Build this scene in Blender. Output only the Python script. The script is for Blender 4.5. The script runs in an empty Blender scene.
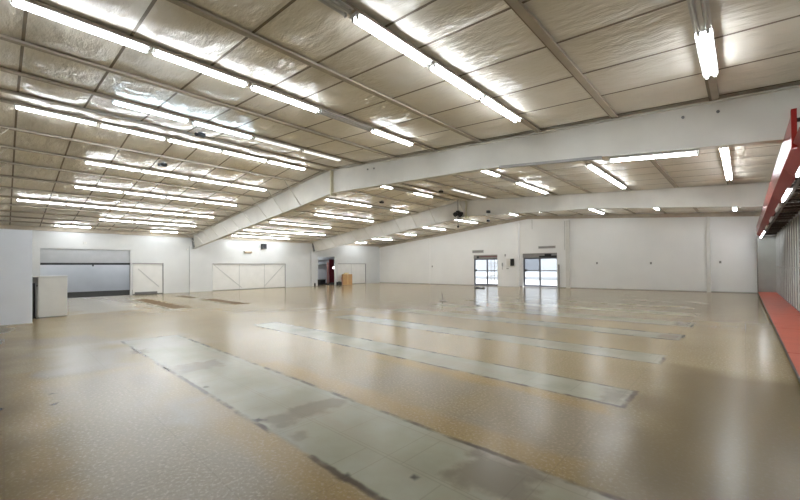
import bpy, bmesh, math, random
from mathutils import Vector, Matrix
random.seed(7)
S = bpy.context.scene
COL = S.collection
PI = math.pi

# ------------------------------------------------------------------ view
S.view_settings.view_transform = 'Standard'
S.view_settings.look = 'None'
S.view_settings.exposure = 1.13
S.view_settings.gamma = 1.0
S.view_settings.use_curve_mapping = False
S.cycles.max_bounces = 8
S.cycles.diffuse_bounces = 5
S.cycles.glossy_bounces = 4
S.cycles.transparent_max_bounces = 8
S.cycles.caustics_reflective = False
S.cycles.caustics_refractive = False
S.cycles.sample_clamp_indirect = 6.0
S.cycles.use_denoising = True
S.cycles.use_adaptive_sampling = False

# ------------------------------------------------------------------ camera
F, YAW, PIT, ROL, CY = 369.33, 0.750651, 0.007545, -0.007249, 264.18
H = 1.75
cy_, sy_ = math.cos(YAW), math.sin(YAW)
fw = Vector((-sy_ * math.cos(PIT), cy_ * math.cos(PIT), math.sin(PIT)))
r0 = Vector((cy_, sy_, 0)); u0 = r0.cross(fw)
rv = math.cos(ROL) * r0 + math.sin(ROL) * u0
uv = -math.sin(ROL) * r0 + math.cos(ROL) * u0
cam = bpy.data.cameras.new('camera')
cam.sensor_width = 36.0
cam.lens = F * 36.0 / 800.0
cam.shift_y = (CY - 250.0) / 800.0
cam.clip_end = 500
co = bpy.data.objects.new('camera', cam)
co.matrix_world = Matrix(((rv.x, uv.x, -fw.x, 0), (rv.y, uv.y, -fw.y, 0), (rv.z, uv.z, -fw.z, H), (0, 0, 0, 1)))
COL.objects.link(co)
S.camera = co

# ------------------------------------------------------------------ building dimensions
RX, RZ, SL, SR = -13.3, 5.95, 0.105, 0.075      # ridge and the two roof slopes (underside of purlins)
XL, XR = -30.0, 1.62                            # left and right walls
YF = -6.0                                       # wall behind the camera
def roofz(x): return RZ + (SL * (x - RX) if x < RX else -SR * (x - RX))
def yback(x): return 30.9 + 0.07 * x            # back wall stands slightly out of square
ORD = ['zeroth', 'first', 'second', 'third', 'fourth', 'fifth', 'sixth', 'seventh', 'eighth', 'ninth', 'tenth', 'eleventh', 'twelfth']

# ------------------------------------------------------------------ mesh helpers
class MB:
    def __init__(s): s.v, s.f, s.m = [], [], []
    def add(s, vs, fs, mi=0):
        o = len(s.v); s.v += [tuple(v) for v in vs]
        s.f += [tuple(i + o for i in f) for f in fs]; s.m += [mi] * len(fs); return s
    def box(s, x0, x1, y0, y1, z0, z1, mi=0):
        return s.add([(x0,y0,z0),(x1,y0,z0),(x1,y1,z0),(x0,y1,z0),(x0,y0,z1),(x1,y0,z1),(x1,y1,z1),(x0,y1,z1)],
                     [(0,3,2,1),(4,5,6,7),(0,1,5,4),(1,2,6,5),(2,3,7,6),(3,0,4,7)], mi)
    def bar(s, a, b, w, t, mi=0):                # rectangular bar from a to b
        a, b = Vector(a), Vector(b); d = (b - a).normalized()
        h = Vector((0,0,1)) if abs(d.z) < .9 else Vector((0,1,0))
        p = d.cross(h).normalized(); q = p.cross(d).normalized()
        vs = [c + p*i*w/2 + q*j*t/2 for c in (a, b) for i, j in ((-1,-1),(1,-1),(1,1),(-1,1))]
        return s.add(vs, [(0,1,2,3),(7,6,5,4),(0,4,5,1),(1,5,6,2),(2,6,7,3),(3,7,4,0)], mi)
    def tube(s, a, b, r, n=12, mi=0, r2=None):
        a, b = Vector(a), Vector(b); d = (b - a).normalized(); r2 = r if r2 is None else r2
        h = Vector((0,0,1)) if abs(d.z) < .9 else Vector((0,1,0))
        p = d.cross(h).normalized(); q = p.cross(d).normalized()
        vs = [c + (p*math.cos(2*PI*k/n) + q*math.sin(2*PI*k/n))*rr for c, rr in ((a, r), (b, r2)) for k in range(n)]
        fs = [(k, k+n, (k+1) % n + n, (k+1) % n) for k in range(n)] + [tuple(range(n)), tuple(range(2*n-1, n-1, -1))]
        return s.add(vs, fs, mi)
    def lathe(s, c, prof, n=18, mi=0):           # profile of (r, z) turned about z at c
        c = Vector(c); m = len(prof)
        vs = [c + Vector((r*math.cos(2*PI*k/n), r*math.sin(2*PI*k/n), z)) for r, z in prof for k in range(n)]
        fs = [(j*n+k, j*n+(k+1) % n, (j+1)*n+(k+1) % n, (j+1)*n+k) for j in range(m-1) for k in range(n)]
        fs += [tuple(range(n-1, -1, -1)), tuple(range((m-1)*n, m*n))]
        return s.add(vs, fs, mi)
    def prism(s, poly, axis, a, b, mi=0):        # polygon extruded along an axis
        def pt(p, t):
            return {'x': (t, p[0], p[1]), 'y': (p[0], t, p[1]), 'z': (p[0], p[1], t)}[axis]
        n = len(poly)
        vs = [pt(p, a) for p in poly] + [pt(p, b) for p in poly]
        fs = [tuple(range(n)), tuple(range(2*n-1, n-1, -1))] + [(i, i+n, (i+1) % n + n, (i+1) % n) for i in range(n)]
        return s.add(vs, fs, mi)
    def build(s, name, mats, parent=None, smooth=False, bevel=0, loc=None):
        me = bpy.data.meshes.new(name)
        org = Vector(loc) if loc is not None else (parent_loc(parent) if parent else Vector((0,0,0)))
        me.from_pydata([Vector(v) - org for v in s.v], [], s.f)
        for m in (mats if isinstance(mats, (list, tuple)) else [mats]): me.materials.append(m)
        me.polygons.foreach_set('material_index', s.m)
        bm = bmesh.new(); bm.from_mesh(me); bmesh.ops.recalc_face_normals(bm, faces=bm.faces); bm.to_mesh(me); bm.free()
        if smooth: me.polygons.foreach_set('use_smooth', [True]*len(me.polygons))
        o = bpy.data.objects.new(name, me); COL.objects.link(o)
        if parent: o.parent = parent
        elif loc is not None: o.location = org
        if bevel:
            md = o.modifiers.new('bevel', 'BEVEL'); md.width = bevel; md.segments = 2; md.limit_method = 'ANGLE'
        return o
def parent_loc(p):
    l = Vector((0,0,0))
    while p is not None: l = l + p.location; p = p.parent
    return l
def tag(o, label=None, cat=None, group=None, kind=None):
    if label: o['label'] = label
    if cat: o['category'] = cat
    if group: o['group'] = group
    if kind: o['kind'] = kind
    return o
def empty(name, loc, label=None, cat=None, group=None, kind=None):
    o = bpy.data.objects.new(name, None); COL.objects.link(o); o.location = loc; o.empty_display_size = .2
    return tag(o, label, cat, group, kind)
def struct(o): o['kind'] = 'structure'; return o
def copy_tree(o, parent=None):
    c = o.copy(); COL.objects.link(c)
    if parent: c.parent = parent
    for ch in list(o.children): copy_tree(ch, c)
    return c

# ------------------------------------------------------------------ materials
def nodes(name):
    m = bpy.data.materials.new(name); m.use_nodes = True
    nt = m.node_tree; b = nt.nodes['Principled BSDF']
    return m, nt, b
def tex_coord(nt, scale=(1,1,1)):
    g = nt.nodes.new('ShaderNodeNewGeometry'); mp = nt.nodes.new('ShaderNodeMapping')
    mp.inputs['Scale'].default_value = scale
    nt.links.new(g.outputs['Position'], mp.inputs['Vector']); return mp.outputs['Vector']
def noise(nt, vec, scale, detail=3, rough=.5):
    n = nt.nodes.new('ShaderNodeTexNoise'); n.inputs['Scale'].default_value = scale
    n.inputs['Detail'].default_value = detail; n.inputs['Roughness'].default_value = rough
    nt.links.new(vec, n.inputs['Vector']); return n.outputs['Fac']
def ramp(nt, fac, stops):
    r = nt.nodes.new('ShaderNodeValToRGB'); e = r.color_ramp.elements
    while len(e) < len(stops): e.new(.5)
    for k, (p, c) in zip(e, stops): k.position = p; k.color = (*c, 1)
    nt.links.new(fac, r.inputs['Fac']); return r.outputs['Color']
def bump(nt, b, h, strength, dist=.01):
    n = nt.nodes.new('ShaderNodeBump'); n.inputs['Strength'].default_value = strength; n.inputs['Distance'].default_value = dist
    nt.links.new(h, n.inputs['Height']); nt.links.new(n.outputs['Normal'], b.inputs['Normal'])
def math_(nt, op, a, b=None, clamp=False):
    n = nt.nodes.new('ShaderNodeMath'); n.operation = op; n.use_clamp = clamp
    for i, x in enumerate((a, b)):
        if x is None: continue
        if isinstance(x, (int, float)): n.inputs[i].default_value = x
        else: nt.links.new(x, n.inputs[i])
    return n.outputs[0]
def smooth(nt, x, lo, hi):
    n = nt.nodes.new('ShaderNodeMapRange'); n.interpolation_type = 'SMOOTHSTEP'
    n.inputs['From Min'].default_value = lo; n.inputs['From Max'].default_value = hi
    nt.links.new(x, n.inputs['Value']); return n.outputs['Result']
def mixc(nt, fac, a, b):
    n = nt.nodes.new('ShaderNodeMix'); n.data_type = 'RGBA'
    for sock, x in ((n.inputs[0], fac), (n.inputs[6], a), (n.inputs[7], b)):
        if isinstance(x, (int, float)): sock.default_value = x
        elif isinstance(x, tuple): sock.default_value = (*x, 1)
        else: nt.links.new(x, sock)
    return n.outputs[2]
def plain(name, col, rough=.5, var=.06, scale=3.0, metal=0.0, spec=.5, stretch=(1,1,1), bmp=0.0, bscale=40):
    m, nt, b = nodes(name); v = tex_coord(nt, stretch)
    f = noise(nt, v, scale, 4)
    lo = tuple(max(0, c*(1-var)) for c in col); hi = tuple(min(1, c*(1+var)) for c in col)
    nt.links.new(ramp(nt, f, [(.3, lo), (.7, hi)]), b.inputs['Base Color'])
    b.inputs['Roughness'].default_value = rough; b.inputs['Metallic'].default_value = metal
    b.inputs['Specular IOR Level'].default_value = spec
    if bmp: bump(nt, b, noise(nt, v, bscale, 3), bmp)
    return m
def glow(name, col, strength):
    m, nt, b = nodes(name)
    b.inputs['Base Color'].default_value = (.8, .8, .8, 1)
    b.inputs['Emission Color'].default_value = (*col, 1); b.inputs['Emission Strength'].default_value = strength
    return m
TUBE = 22.0
M = {}
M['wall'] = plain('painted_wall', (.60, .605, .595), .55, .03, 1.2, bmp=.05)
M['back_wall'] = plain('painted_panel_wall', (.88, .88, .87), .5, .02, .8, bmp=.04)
M['white'] = plain('white_laminate', (.88, .91, .98), .4, .01)
M['cabinet'] = plain('off_white_paint', (.74, .725, .68), .5, .03)
M['beam'] = plain('white_beam_paint', (.66, .64, .59), .5, .05, 1.5)
M['splice'] = plain('olive_beige_plate', (.60, .56, .42), .5, .06)
M['brace'] = plain('beam_brace_paint', (.60, .57, .50), .5, .05)
M['purlin'] = plain('beige_purlin_paint', (.46, .40, .32), .5, .10, 2.0)
M['fixture'] = plain('white_enamel', (.74, .73, .70), .35, .03)
M['socket'] = plain('grey_lampholder', (.45, .44, .41), .5, .05)
M['tube_lit'] = glow('lit_tube', (.93, .985, 1.04), TUBE)
M['tube_cool'] = glow('cool_lit_tube', (.68, .86, 1.0), TUBE*1.15)
M['tube_dim'] = glow('dim_tube', (1.0, .98, .94), .45)
M['tube_off'] = plain('dead_tube', (.55, .54, .51), .3, .03)
M['door'] = plain('white_roll_door', (.68, .67, .64), .5, .04, 2)
M['joint'] = plain('door_joint_grey', (.47, .47, .455), .5, .05)
M['door_dark'] = plain('grey_door_rail', (.16, .16, .155), .5, .1)
M['black'] = plain('black_paint', (.012, .012, .013), .5, .1)
M['grey_panel'] = plain('grey_panel', (.42, .43, .44), .5, .05)
M['store_wall'] = plain('storeroom_wall', (.78, .79, .81), .6, .04, 1)
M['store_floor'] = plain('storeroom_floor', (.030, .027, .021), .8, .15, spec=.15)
M['red'] = plain('red_lacquer', (.25, .020, .016), .26, .06, spec=.3)
M['lip_red'] = plain('matt_red_paint', (.20, .022, .016), .55, .06, spec=.2)
M['deck_red'] = plain('coral_red_deck', (.40, .085, .048), .5, .08, 3, spec=.2)
M['maroon'] = plain('maroon_panel', (.16, .010, .016), .45, .15)
M['case_grey'] = plain('grey_back_panel', (.78, .79, .75), .4, .08, 2, stretch=(1, 6, .3))
M['end_grey'] = plain('grey_end_panel', (.30, .30, .275), .5, .05)
M['upright'] = plain('grey_slotted_upright', (.36, .36, .35), .4, .1)
M['soffit'] = plain('tan_soffit', (.46, .36, .25), .5, .15, 2)
M['wire'] = plain('dark_wire', (.05, .035, .028), .5, .1)
M['frame'] = plain('dark_bronze_frame', (.10, .10, .12), .4, .1)
M['cardboard'] = plain('cardboard', (.46, .27, .12), .7, .06, 4)
M['sign'] = plain('grey_sign', (.30, .29, .28), .5, .1)
M['metal'] = plain('galvanised_metal', (.45, .45, .44), .35, .1, 5, metal=.6)
M['paper'] = plain('yellowish_paper', (.70, .58, .30), .7, .05)
M['pink'] = plain('pinkish_paper', (.62, .36, .30), .7, .05)
M['conc'] = plain('outside_concrete', (.50, .49, .475), .8, .08, .7)
M['ext'] = plain('outside_building', (.30, .305, .315), .8, .06, .5, stretch=(1,1,4))
M['lens'] = plain('dark_lens', (.03, .03, .035), .15, .1)
M['wall_lamp'] = glow('wall_lamp_glow', (1.0, .93, .95), 8.0)

# glass: clear pane with a faint reflection
gm = bpy.data.materials.new('clear_glass'); gm.use_nodes = True; nt = gm.node_tree; nt.nodes.clear()
out = nt.nodes.new('ShaderNodeOutputMaterial'); tr = nt.nodes.new('ShaderNodeBsdfTransparent'); gl = nt.nodes.new('ShaderNodeBsdfGlossy')
tr.inputs['Color'].default_value = (.93, .95, .97, 1); gl.inputs['Roughness'].default_value = .03
fr = nt.nodes.new('ShaderNodeFresnel'); fr.inputs['IOR'].default_value = 1.4; mx = nt.nodes.new('ShaderNodeMixShader')
nt.links.new(fr.outputs[0], mx.inputs[0]); nt.links.new(tr.outputs[0], mx.inputs[1]); nt.links.new(gl.outputs[0], mx.inputs[2]); nt.links.new(mx.outputs[0], out.inputs[0])
M['glass'] = gm
tm = gm.copy(); tm.name = 'tinted_glass'
for n_ in tm.node_tree.nodes:
    if n_.type == 'BSDF_TRANSPARENT': n_.inputs['Color'].default_value = (.62, .64, .67, 1)
M['tinted'] = tm

# insulation: glossy vinyl facing, wrinkled
m, nt, b = nodes('insulation_facing'); v = tex_coord(nt)
f = noise(nt, v, .9, 3); nt.links.new(ramp(nt, f, [(.3, (.78, .72, .62)), (.7, (.85, .80, .71))]), b.inputs['Base Color'])
b.inputs['Roughness'].default_value = .36; b.inputs['Specular IOR Level'].default_value = .6
vs = tex_coord(nt, (.55, 1.6, 1)); h1 = noise(nt, vs, 4.0, 4, .55); h2 = noise(nt, v, 1.4, 2)
bump(nt, b, math_(nt, 'ADD', math_(nt, 'MULTIPLY', h1, .7), h2), 1.25, .05)
M['insul'] = m
M['strap'] = plain('brown_strap', (.24, .195, .145), .6, .1)

# floor: worn tan tile with bare strips where fixtures stood
def rect_dist(nt, X, Y, x0, x1, y0, y1):
    dx = math_(nt, 'SUBTRACT', math_(nt, 'ABSOLUTE', math_(nt, 'SUBTRACT', X, (x0+x1)/2)), (x1-x0)/2)
    dy = math_(nt, 'SUBTRACT', math_(nt, 'ABSOLUTE', math_(nt, 'SUBTRACT', Y, (y0+y1)/2)), (y1-y0)/2)
    return math_(nt, 'MAXIMUM', dx, dy)
def union(nt, X, Y, rects):
    d = None
    for r in rects:
        e = rect_dist(nt, X, Y, *r); d = e if d is None else math_(nt, 'MINIMUM', d, e)
    return d
def floor_material():
    m, nt, b = nodes('worn_tile_floor'); pos = tex_coord(nt)
    sp = nt.nodes.new('ShaderNodeSeparateXYZ'); nt.links.new(pos, sp.inputs[0]); X, Y = sp.outputs[0], sp.outputs[1]
    n_big = noise(nt, pos, .32, 3); n_mid = noise(nt, pos, 1.7, 4); n_edge = noise(nt, pos, 5.0, 4); n_fine = noise(nt, pos, 90, 2)
    speck = noise(nt, pos, 30, 2, .6)
    n_soft = noise(nt, pos, .8, 2); streak = noise(nt, tex_coord(nt, (.35, 2.2, 1)), 1.0, 3)
    col = ramp(nt, n_big, [(.30, (.262, .200, .104)), (.55, (.305, .236, .127)), (.72, (.33, .26, .148))])
    col = mixc(nt, math_(nt, 'MULTIPLY', smooth(nt, n_mid, .40, .80), .30), col, (.32, .232, .125))
    # traffic wear: greyer and paler in the aisle at the left front
    aisle = union(nt, X, Y, [(-8.0, -1.9, .45, 1.62), (-13.0, -8.0, .3, 1.7), (-3.2, -.6, .1, 1.4), (-2.6, -.9, 3.35, 5.0), (-4.4, -2.7, 3.75, 4.7), (-.7, .2, 1.5, 3.6)])
    wob = math_(nt, 'MULTIPLY', math_(nt, 'SUBTRACT', n_soft, .5), 1.6)
    aisle = math_(nt, 'ADD', aisle, wob)
    col = mixc(nt, math_(nt, 'MULTIPLY', smooth(nt, aisle, .35, -.45), .7), col, (.255, .211, .154))
    # gold rims of old wax
    gold = union(nt, X, Y, [(-5.3, -1.4, 1.56, 1.92), (-9, -3.2, .06, .40), (-6.5, -1.0, 3.14, 3.55), (-5.5, -1.2, 4.85, 5.2)])
    gold = math_(nt, 'ADD', gold, math_(nt, 'MULTIPLY', math_(nt, 'SUBTRACT', n_mid, .5), .35))
    col = mixc(nt, math_(nt, 'MULTIPLY', smooth(nt, gold, .08, -.14), .6), col, (.33, .222, .088))
    # speckle
    col = mixc(nt, math_(nt, 'MULTIPLY', smooth(nt, speck, .50, .70), .30), col, (.20, .145, .09))
    col = mixc(nt, math_(nt, 'MULTIPLY', smooth(nt, speck, .46, .34), .22), col, (.62, .53, .42))
    # darker tan mixed in along the front edge and beside the red fixtures
    dark_tan = union(nt, X, Y, [(-.95, 1.0, -6, 8.0), (-30, 2, -6, .1), (-1.6, 1, -6, 2.2)])
    dark_tan = math_(nt, 'ADD', dark_tan, math_(nt, 'MULTIPLY', math_(nt, 'SUBTRACT', n_soft, .5), 1.2))
    col = mixc(nt, math_(nt, 'MULTIPLY', smooth(nt, dark_tan, .5, -.5), .85), col, (.155, .114, .056))
    # bare strips
    strips = [(-11.0, -.3, 1.95, 3.12), (-11.1, -1.13, 5.22, 5.98), (-10.6, -1.13, 7.92, 8.72), (-10.6, -1.13, 10.68, 11.55),
              (-10.6, -1.13, 13.2, 14.2), (-10.6, -1.13, 15.95, 16.95), (-10.6, -1.13, 18.6, 19.5), (-10.6, -1.13, 21.2, 22.2), (-10.6, -2.4, 24.0, 24.9),
              (-27.0, -18.3, 7.35, 8.35), (-27.0, -18.0, 4.75, 5.7)]
    d = union(nt, X, Y, strips)
    d = math_(nt, 'ADD', d, math_(nt, 'MULTIPLY', math_(nt, 'SUBTRACT', n_edge, .5), .06))
    sc = ramp(nt, n_mid, [(.3, (.285, .272, .195)), (.52, (.335, .322, .238)), (.7, (.375, .362, .28))])
    sc = mixc(nt, math_(nt, 'MULTIPLY', smooth(nt, streak, .48, .68), .5), sc, (.335, .29, .215))
    # joints of the underlying tile in the bare strips
    br = nt.nodes.new('ShaderNodeTexBrick'); nt.links.new(pos, br.inputs['Vector'])
    br.inputs['Scale'].default_value = 1.0; br.inputs['Brick Width'].default_value = .9; br.inputs['Row Height'].default_value = .6
    br.inputs['Mortar Size'].default_value = .008; br.offset = .5
    sc = mixc(nt, math_(nt, 'MULTIPLY', br.outputs['Fac'], .22), sc, (.17, .14, .10))
    col = mixc(nt, smooth(nt, d, .03, -.03), col, sc)
    # worn, whitish patches without an edge
    pale = union(nt, X, Y, [(-11.3, -8.4, .55, 1.6), (-11.2, -9.4, 1.7, 3.2), (-29.8, -19.0, 1.9, 4.3), (-5.7, -4.3, 1.3, 1.62)])
    pale = math_(nt, 'ADD', pale, math_(nt, 'MULTIPLY', math_(nt, 'SUBTRACT', n_soft, .5), 1.6))
    col = mixc(nt, math_(nt, 'MULTIPLY', smooth(nt, pale, .3, -.45), .65), col, (.385, .36, .305))
    # glue stains
    st = union(nt, X, Y, [(-4.15, -3.72, 2.0, 3.1), (-7.5, -6.85, 2.05, 2.75), (-3.5, -3.25, 2.0, 2.2), (-9.6, -9.1, 1.8, 2.1), (-1.45, -1.13, 5.22, 5.98), (-1.6, -1.13, 10.68, 11.5), (-1.6, -1.13, 13.3, 14.1),
                          (-1.35, -1.13, 16.1, 16.8), (-1.4, -1.13, 18.7, 19.5), (-25.5, -18.2, 4.95, 5.65), (-22, -18.0, 7.6, 8.2), (-1.9, -1.15, 2.5, 3.1)])
    st = math_(nt, 'ADD', st, math_(nt, 'MULTIPLY', math_(nt, 'SUBTRACT', n_edge, .5), .45))
    col = mixc(nt, math_(nt, 'MULTIPLY', smooth(nt, st, .05, -.12), .65), col, (.17, .125, .085))
    spots = union(nt, X, Y, [(-5.88, -5.8, 1.99, 2.05), (-4.16, -4.07, 1.97, 2.03), (-2.47, -2.38, 1.91, 1.97), (-2.36, -2.1, 1.93, 1.95), (-7.2, -7.12, .44, .5), (-6.6, -6.54, .42, .46),
                            (-6.9, -6.8, -.08, -.02), (-5.9, -5.8, -.08, -.03), (-2.05, -2.0, 2.3, 2.35), (-2.2, -1.9, 3.11, 3.14)])
    spots = math_(nt, 'ADD', spots, math_(nt, 'MULTIPLY', math_(nt, 'SUBTRACT', n_edge, .5), .16))
    col = mixc(nt, math_(nt, 'MULTIPLY', smooth(nt, spots, .03, -.03), .85), col, (.035, .028, .022))
    # dark broken edge along the strips
    ed = math_(nt, 'ABSOLUTE', math_(nt, 'SUBTRACT', d, .012))
    edge_on = smooth(nt, math_(nt, 'ADD', n_mid, math_(nt, 'MULTIPLY', n_edge, .4)), .55, .80)
    col = mixc(nt, math_(nt, 'MULTIPLY', math_(nt, 'MULTIPLY', smooth(nt, ed, .05, .012), edge_on), .95), col, (.085, .063, .042))
    brown = union(nt, X, Y, [(-25.5, -18.2, 5.0, 5.7), (-22.5, -17.9, 7.55, 8.25), (-26.6, -24.0, 7.5, 7.9)])
    brown = math_(nt, 'ADD', brown, math_(nt, 'MULTIPLY', math_(nt, 'SUBTRACT', n_edge, .5), .5))
    bmask = smooth(nt, brown, .12, -.1)
    col = mixc(nt, math_(nt, 'MULTIPLY', bmask, .85), col, (.15, .10, .055))
    # faint tile joints everywhere
    b2 = nt.nodes.new('ShaderNodeTexBrick'); nt.links.new(pos, b2.inputs['Vector'])
    b2.inputs['Scale'].default_value = 1.0; b2.inputs['Brick Width'].default_value = 1.22; b2.inputs['Row Height'].default_value = 1.22
    b2.inputs['Mortar Size'].default_value = .006; b2.offset = 0
    b2.inputs['Color1'].default_value = (.47, .47, .47, 1); b2.inputs['Color2'].default_value = (.53, .53, .53, 1); b2.inputs['Mortar'].default_value = (.5, .5, .5, 1)
    col = mixc(nt, math_(nt, 'MULTIPLY', b2.outputs['Fac'], .22), col, (.16, .12, .08))
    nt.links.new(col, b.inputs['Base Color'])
    # the polish is scuffed in the front half and still bright towards the doors; glue stains are matt
    rg = nt.nodes.new('ShaderNodeMapRange'); rg.inputs['To Min'].default_value = -.03; rg.inputs['To Max'].default_value = .008
    nt.links.new(n_mid, rg.inputs['Value'])
    pol = nt.nodes.new('ShaderNodeMapRange'); pol.inputs['From Min'].default_value = 5.0; pol.inputs['From Max'].default_value = 14.0
    pol.inputs['To Min'].default_value = .258; pol.inputs['To Max'].default_value = .175
    nt.links.new(math_(nt, 'SUBTRACT', Y, math_(nt, 'MULTIPLY', math_(nt, 'ADD', X, 6.0), .35)), pol.inputs['Value'])
    matt = math_(nt, 'MULTIPLY', bmask, .4)
    nt.links.new(math_(nt, 'ADD', math_(nt, 'ADD', rg.outputs[0], pol.outputs[0]), matt), b.inputs['Roughness'])
    nt.links.new(math_(nt, 'SUBTRACT', .15, math_(nt, 'MULTIPLY', bmask, .14)), b.inputs['Specular IOR Level'])
    bump(nt, b, math_(nt, 'MULTIPLY', smooth(nt, d, .03, -.03), -.6), .25, .004)
    return m
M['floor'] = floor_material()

# ------------------------------------------------------------------ world: bright overcast daylight outside the doors
w = bpy.data.worlds.new('sky'); S.world = w; w.use_nodes = True
bg = w.node_tree.nodes['Background']; bg.inputs['Color'].default_value = (.92, .965, 1.0, 1); bg.inputs['Strength'].default_value = 2.7

# ------------------------------------------------------------------ shell
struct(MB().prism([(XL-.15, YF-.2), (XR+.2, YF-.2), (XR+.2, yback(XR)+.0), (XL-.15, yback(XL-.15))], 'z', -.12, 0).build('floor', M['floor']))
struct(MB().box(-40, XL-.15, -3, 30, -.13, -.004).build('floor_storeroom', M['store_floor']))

def wall_x(name, x0, x1, y0, y1, z1, holes, mat):
    """wall along Y with rectangular openings (ya, yb, za, zb)"""
    mb = MB(); ys = sorted({y0, y1, *[h[0] for h in holes], *[h[1] for h in holes]})
    for a, b in zip(ys, ys[1:]):
        hs = [h for h in holes if h[0] <= a and h[1] >= b]
        if not hs: mb.box(x0, x1, a, b, 0, z1)
        else:
            if hs[0][2] > 0: mb.box(x0, x1, a, b, 0, hs[0][2])
            mb.box(x0, x1, a, b, hs[0][3], z1)
    return struct(mb.build(name, mat))
OP1, D1, D2, OP2, D3 = (1.43, 5.74), (5.86, 7.68), (10.96, 17.17), (20.55, 22.62), (22.99, 26.75)
wall_x('wall_left', XL-.15, XL, YF, yback(XL)+.1, 4.75,
       [(*OP1, 0, 3.0), (*D1, 0, 2.15), (*D2, 0, 2.12), (*OP2, 0, 2.81), (*D3, 0, 2.15)], M['wall'])
def gable(x0, x1, step=2.0):
    xs = [x0]; 
    while xs[-1] + step < x1: xs.append(xs[-1] + step)
    if x0 < RX < x1: xs.append(RX)
    xs = sorted(xs + [x1]); return xs
# back wall with two doorways, built along its own slightly oblique line
EL, ER = (-18.30, -15.60), (-13.75, -10.95)
mb = MB()
def bw_piece(xa, xb, za, zb, t0=0, t1=.35, mi=0):
    """a piece of the back wall, zb a number or None (up to the roof)"""
    ztop = lambda x: (roofz(x) + .35) if zb is None else zb
    ya, yb = yback(xa), yback(xb)
    mb.add([(xa,ya+t0,za),(xb,yb+t0,za),(xb,yb+t1,za),(xa,ya+t1,za),(xa,ya+t0,ztop(xa)),(xb,yb+t0,ztop(xb)),(xb,yb+t1,ztop(xb)),(xa,ya+t1,ztop(xa))],
           [(0,3,2,1),(4,5,6,7),(0,1,5,4),(1,2,6,5),(2,3,7,6),(3,0,4,7)], mi)
for xa, xb, za in ((XL-.15, EL[0], 0), (EL[0], EL[1], 2.78), (EL[1], ER[0], 0), (ER[0], RX, 2.80), (RX, ER[1], 2.80), (ER[1], XR+.2, 0)):
    bw_piece(xa, xb, za, None)
struct(mb.build('wall_back', M['back_wall']))
struct(MB().box(XR, XR+.15, YF, yback(XR)+.3, 0, 5.3).build('wall_right', M['wall']))
struct(MB().prism([(XL-.15, 0), (XR+.15, 0), (XR+.15, roofz(XR)+.4), (RX, RZ+.4), (XL-.15, roofz(XL)+.5)], 'y', YF-.15, YF).build('wall_front', M['wall']))

# wall columns, chase between the doors, trims
def col_box(n, xa, xb, zb, depth, mat, back=0.0):
    global mb
    mb = MB(); bw_piece(xa, xb, 0, zb, -depth, -back); return struct(mb.build('trim_%d' % n, mat))
col_box(1, -10.25, -9.98, 5.3, .14, M['fixture'])
col_box(2, -1.78, -1.58, 4.82, .14, M['fixture'])
col_box(3, -23.28, -23.16, 4.55, .06, M['back_wall'])
col_box(4, -15.88, -13.98, 5.42, .22, M['back_wall'])
# eave strip above the back wall and left wall
mb = MB()
for xa, xb in ((XL, RX), (RX, XR)):
    ya, yb = yback(xa), yback(xb); d = .12
    za, zb = roofz(xa), roofz(xb)
    mb.add([(xa,ya-d,za-.26),(xb,yb-d,zb-.26),(xb,yb,zb-.26),(xa,ya,za-.26),(xa,ya-d,za),(xb,yb-d,zb),(xb,yb,zb),(xa,ya,za)],
           [(0,3,2,1),(4,5,6,7),(0,1,5,4),(1,2,6,5),(2,3,7,6),(3,0,4,7)])
struct(mb.build('trim_5', M['purlin']))
struct(MB().box(XL, XL+.12, YF, yback(XL), 4.03, 4.25).build('trim_6', M['purlin']))
struct(MB().box(XL, XL+.10, 9.33, 9.55, 0, 3.4).build('trim_7', M['wall']))
struct(MB().box(XL, XL+.10, 19.78, 20.0, 0, 3.3).build('trim_8', M['wall']))
mb = MB()
for xa, xb in ((XL, EL[0]), (EL[1], ER[0]), (ER[1], XR)): bw_piece(xa, xb, 0, .05, -.012, 0)
struct(mb.build('baseboard_back', M['sign']))

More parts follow.
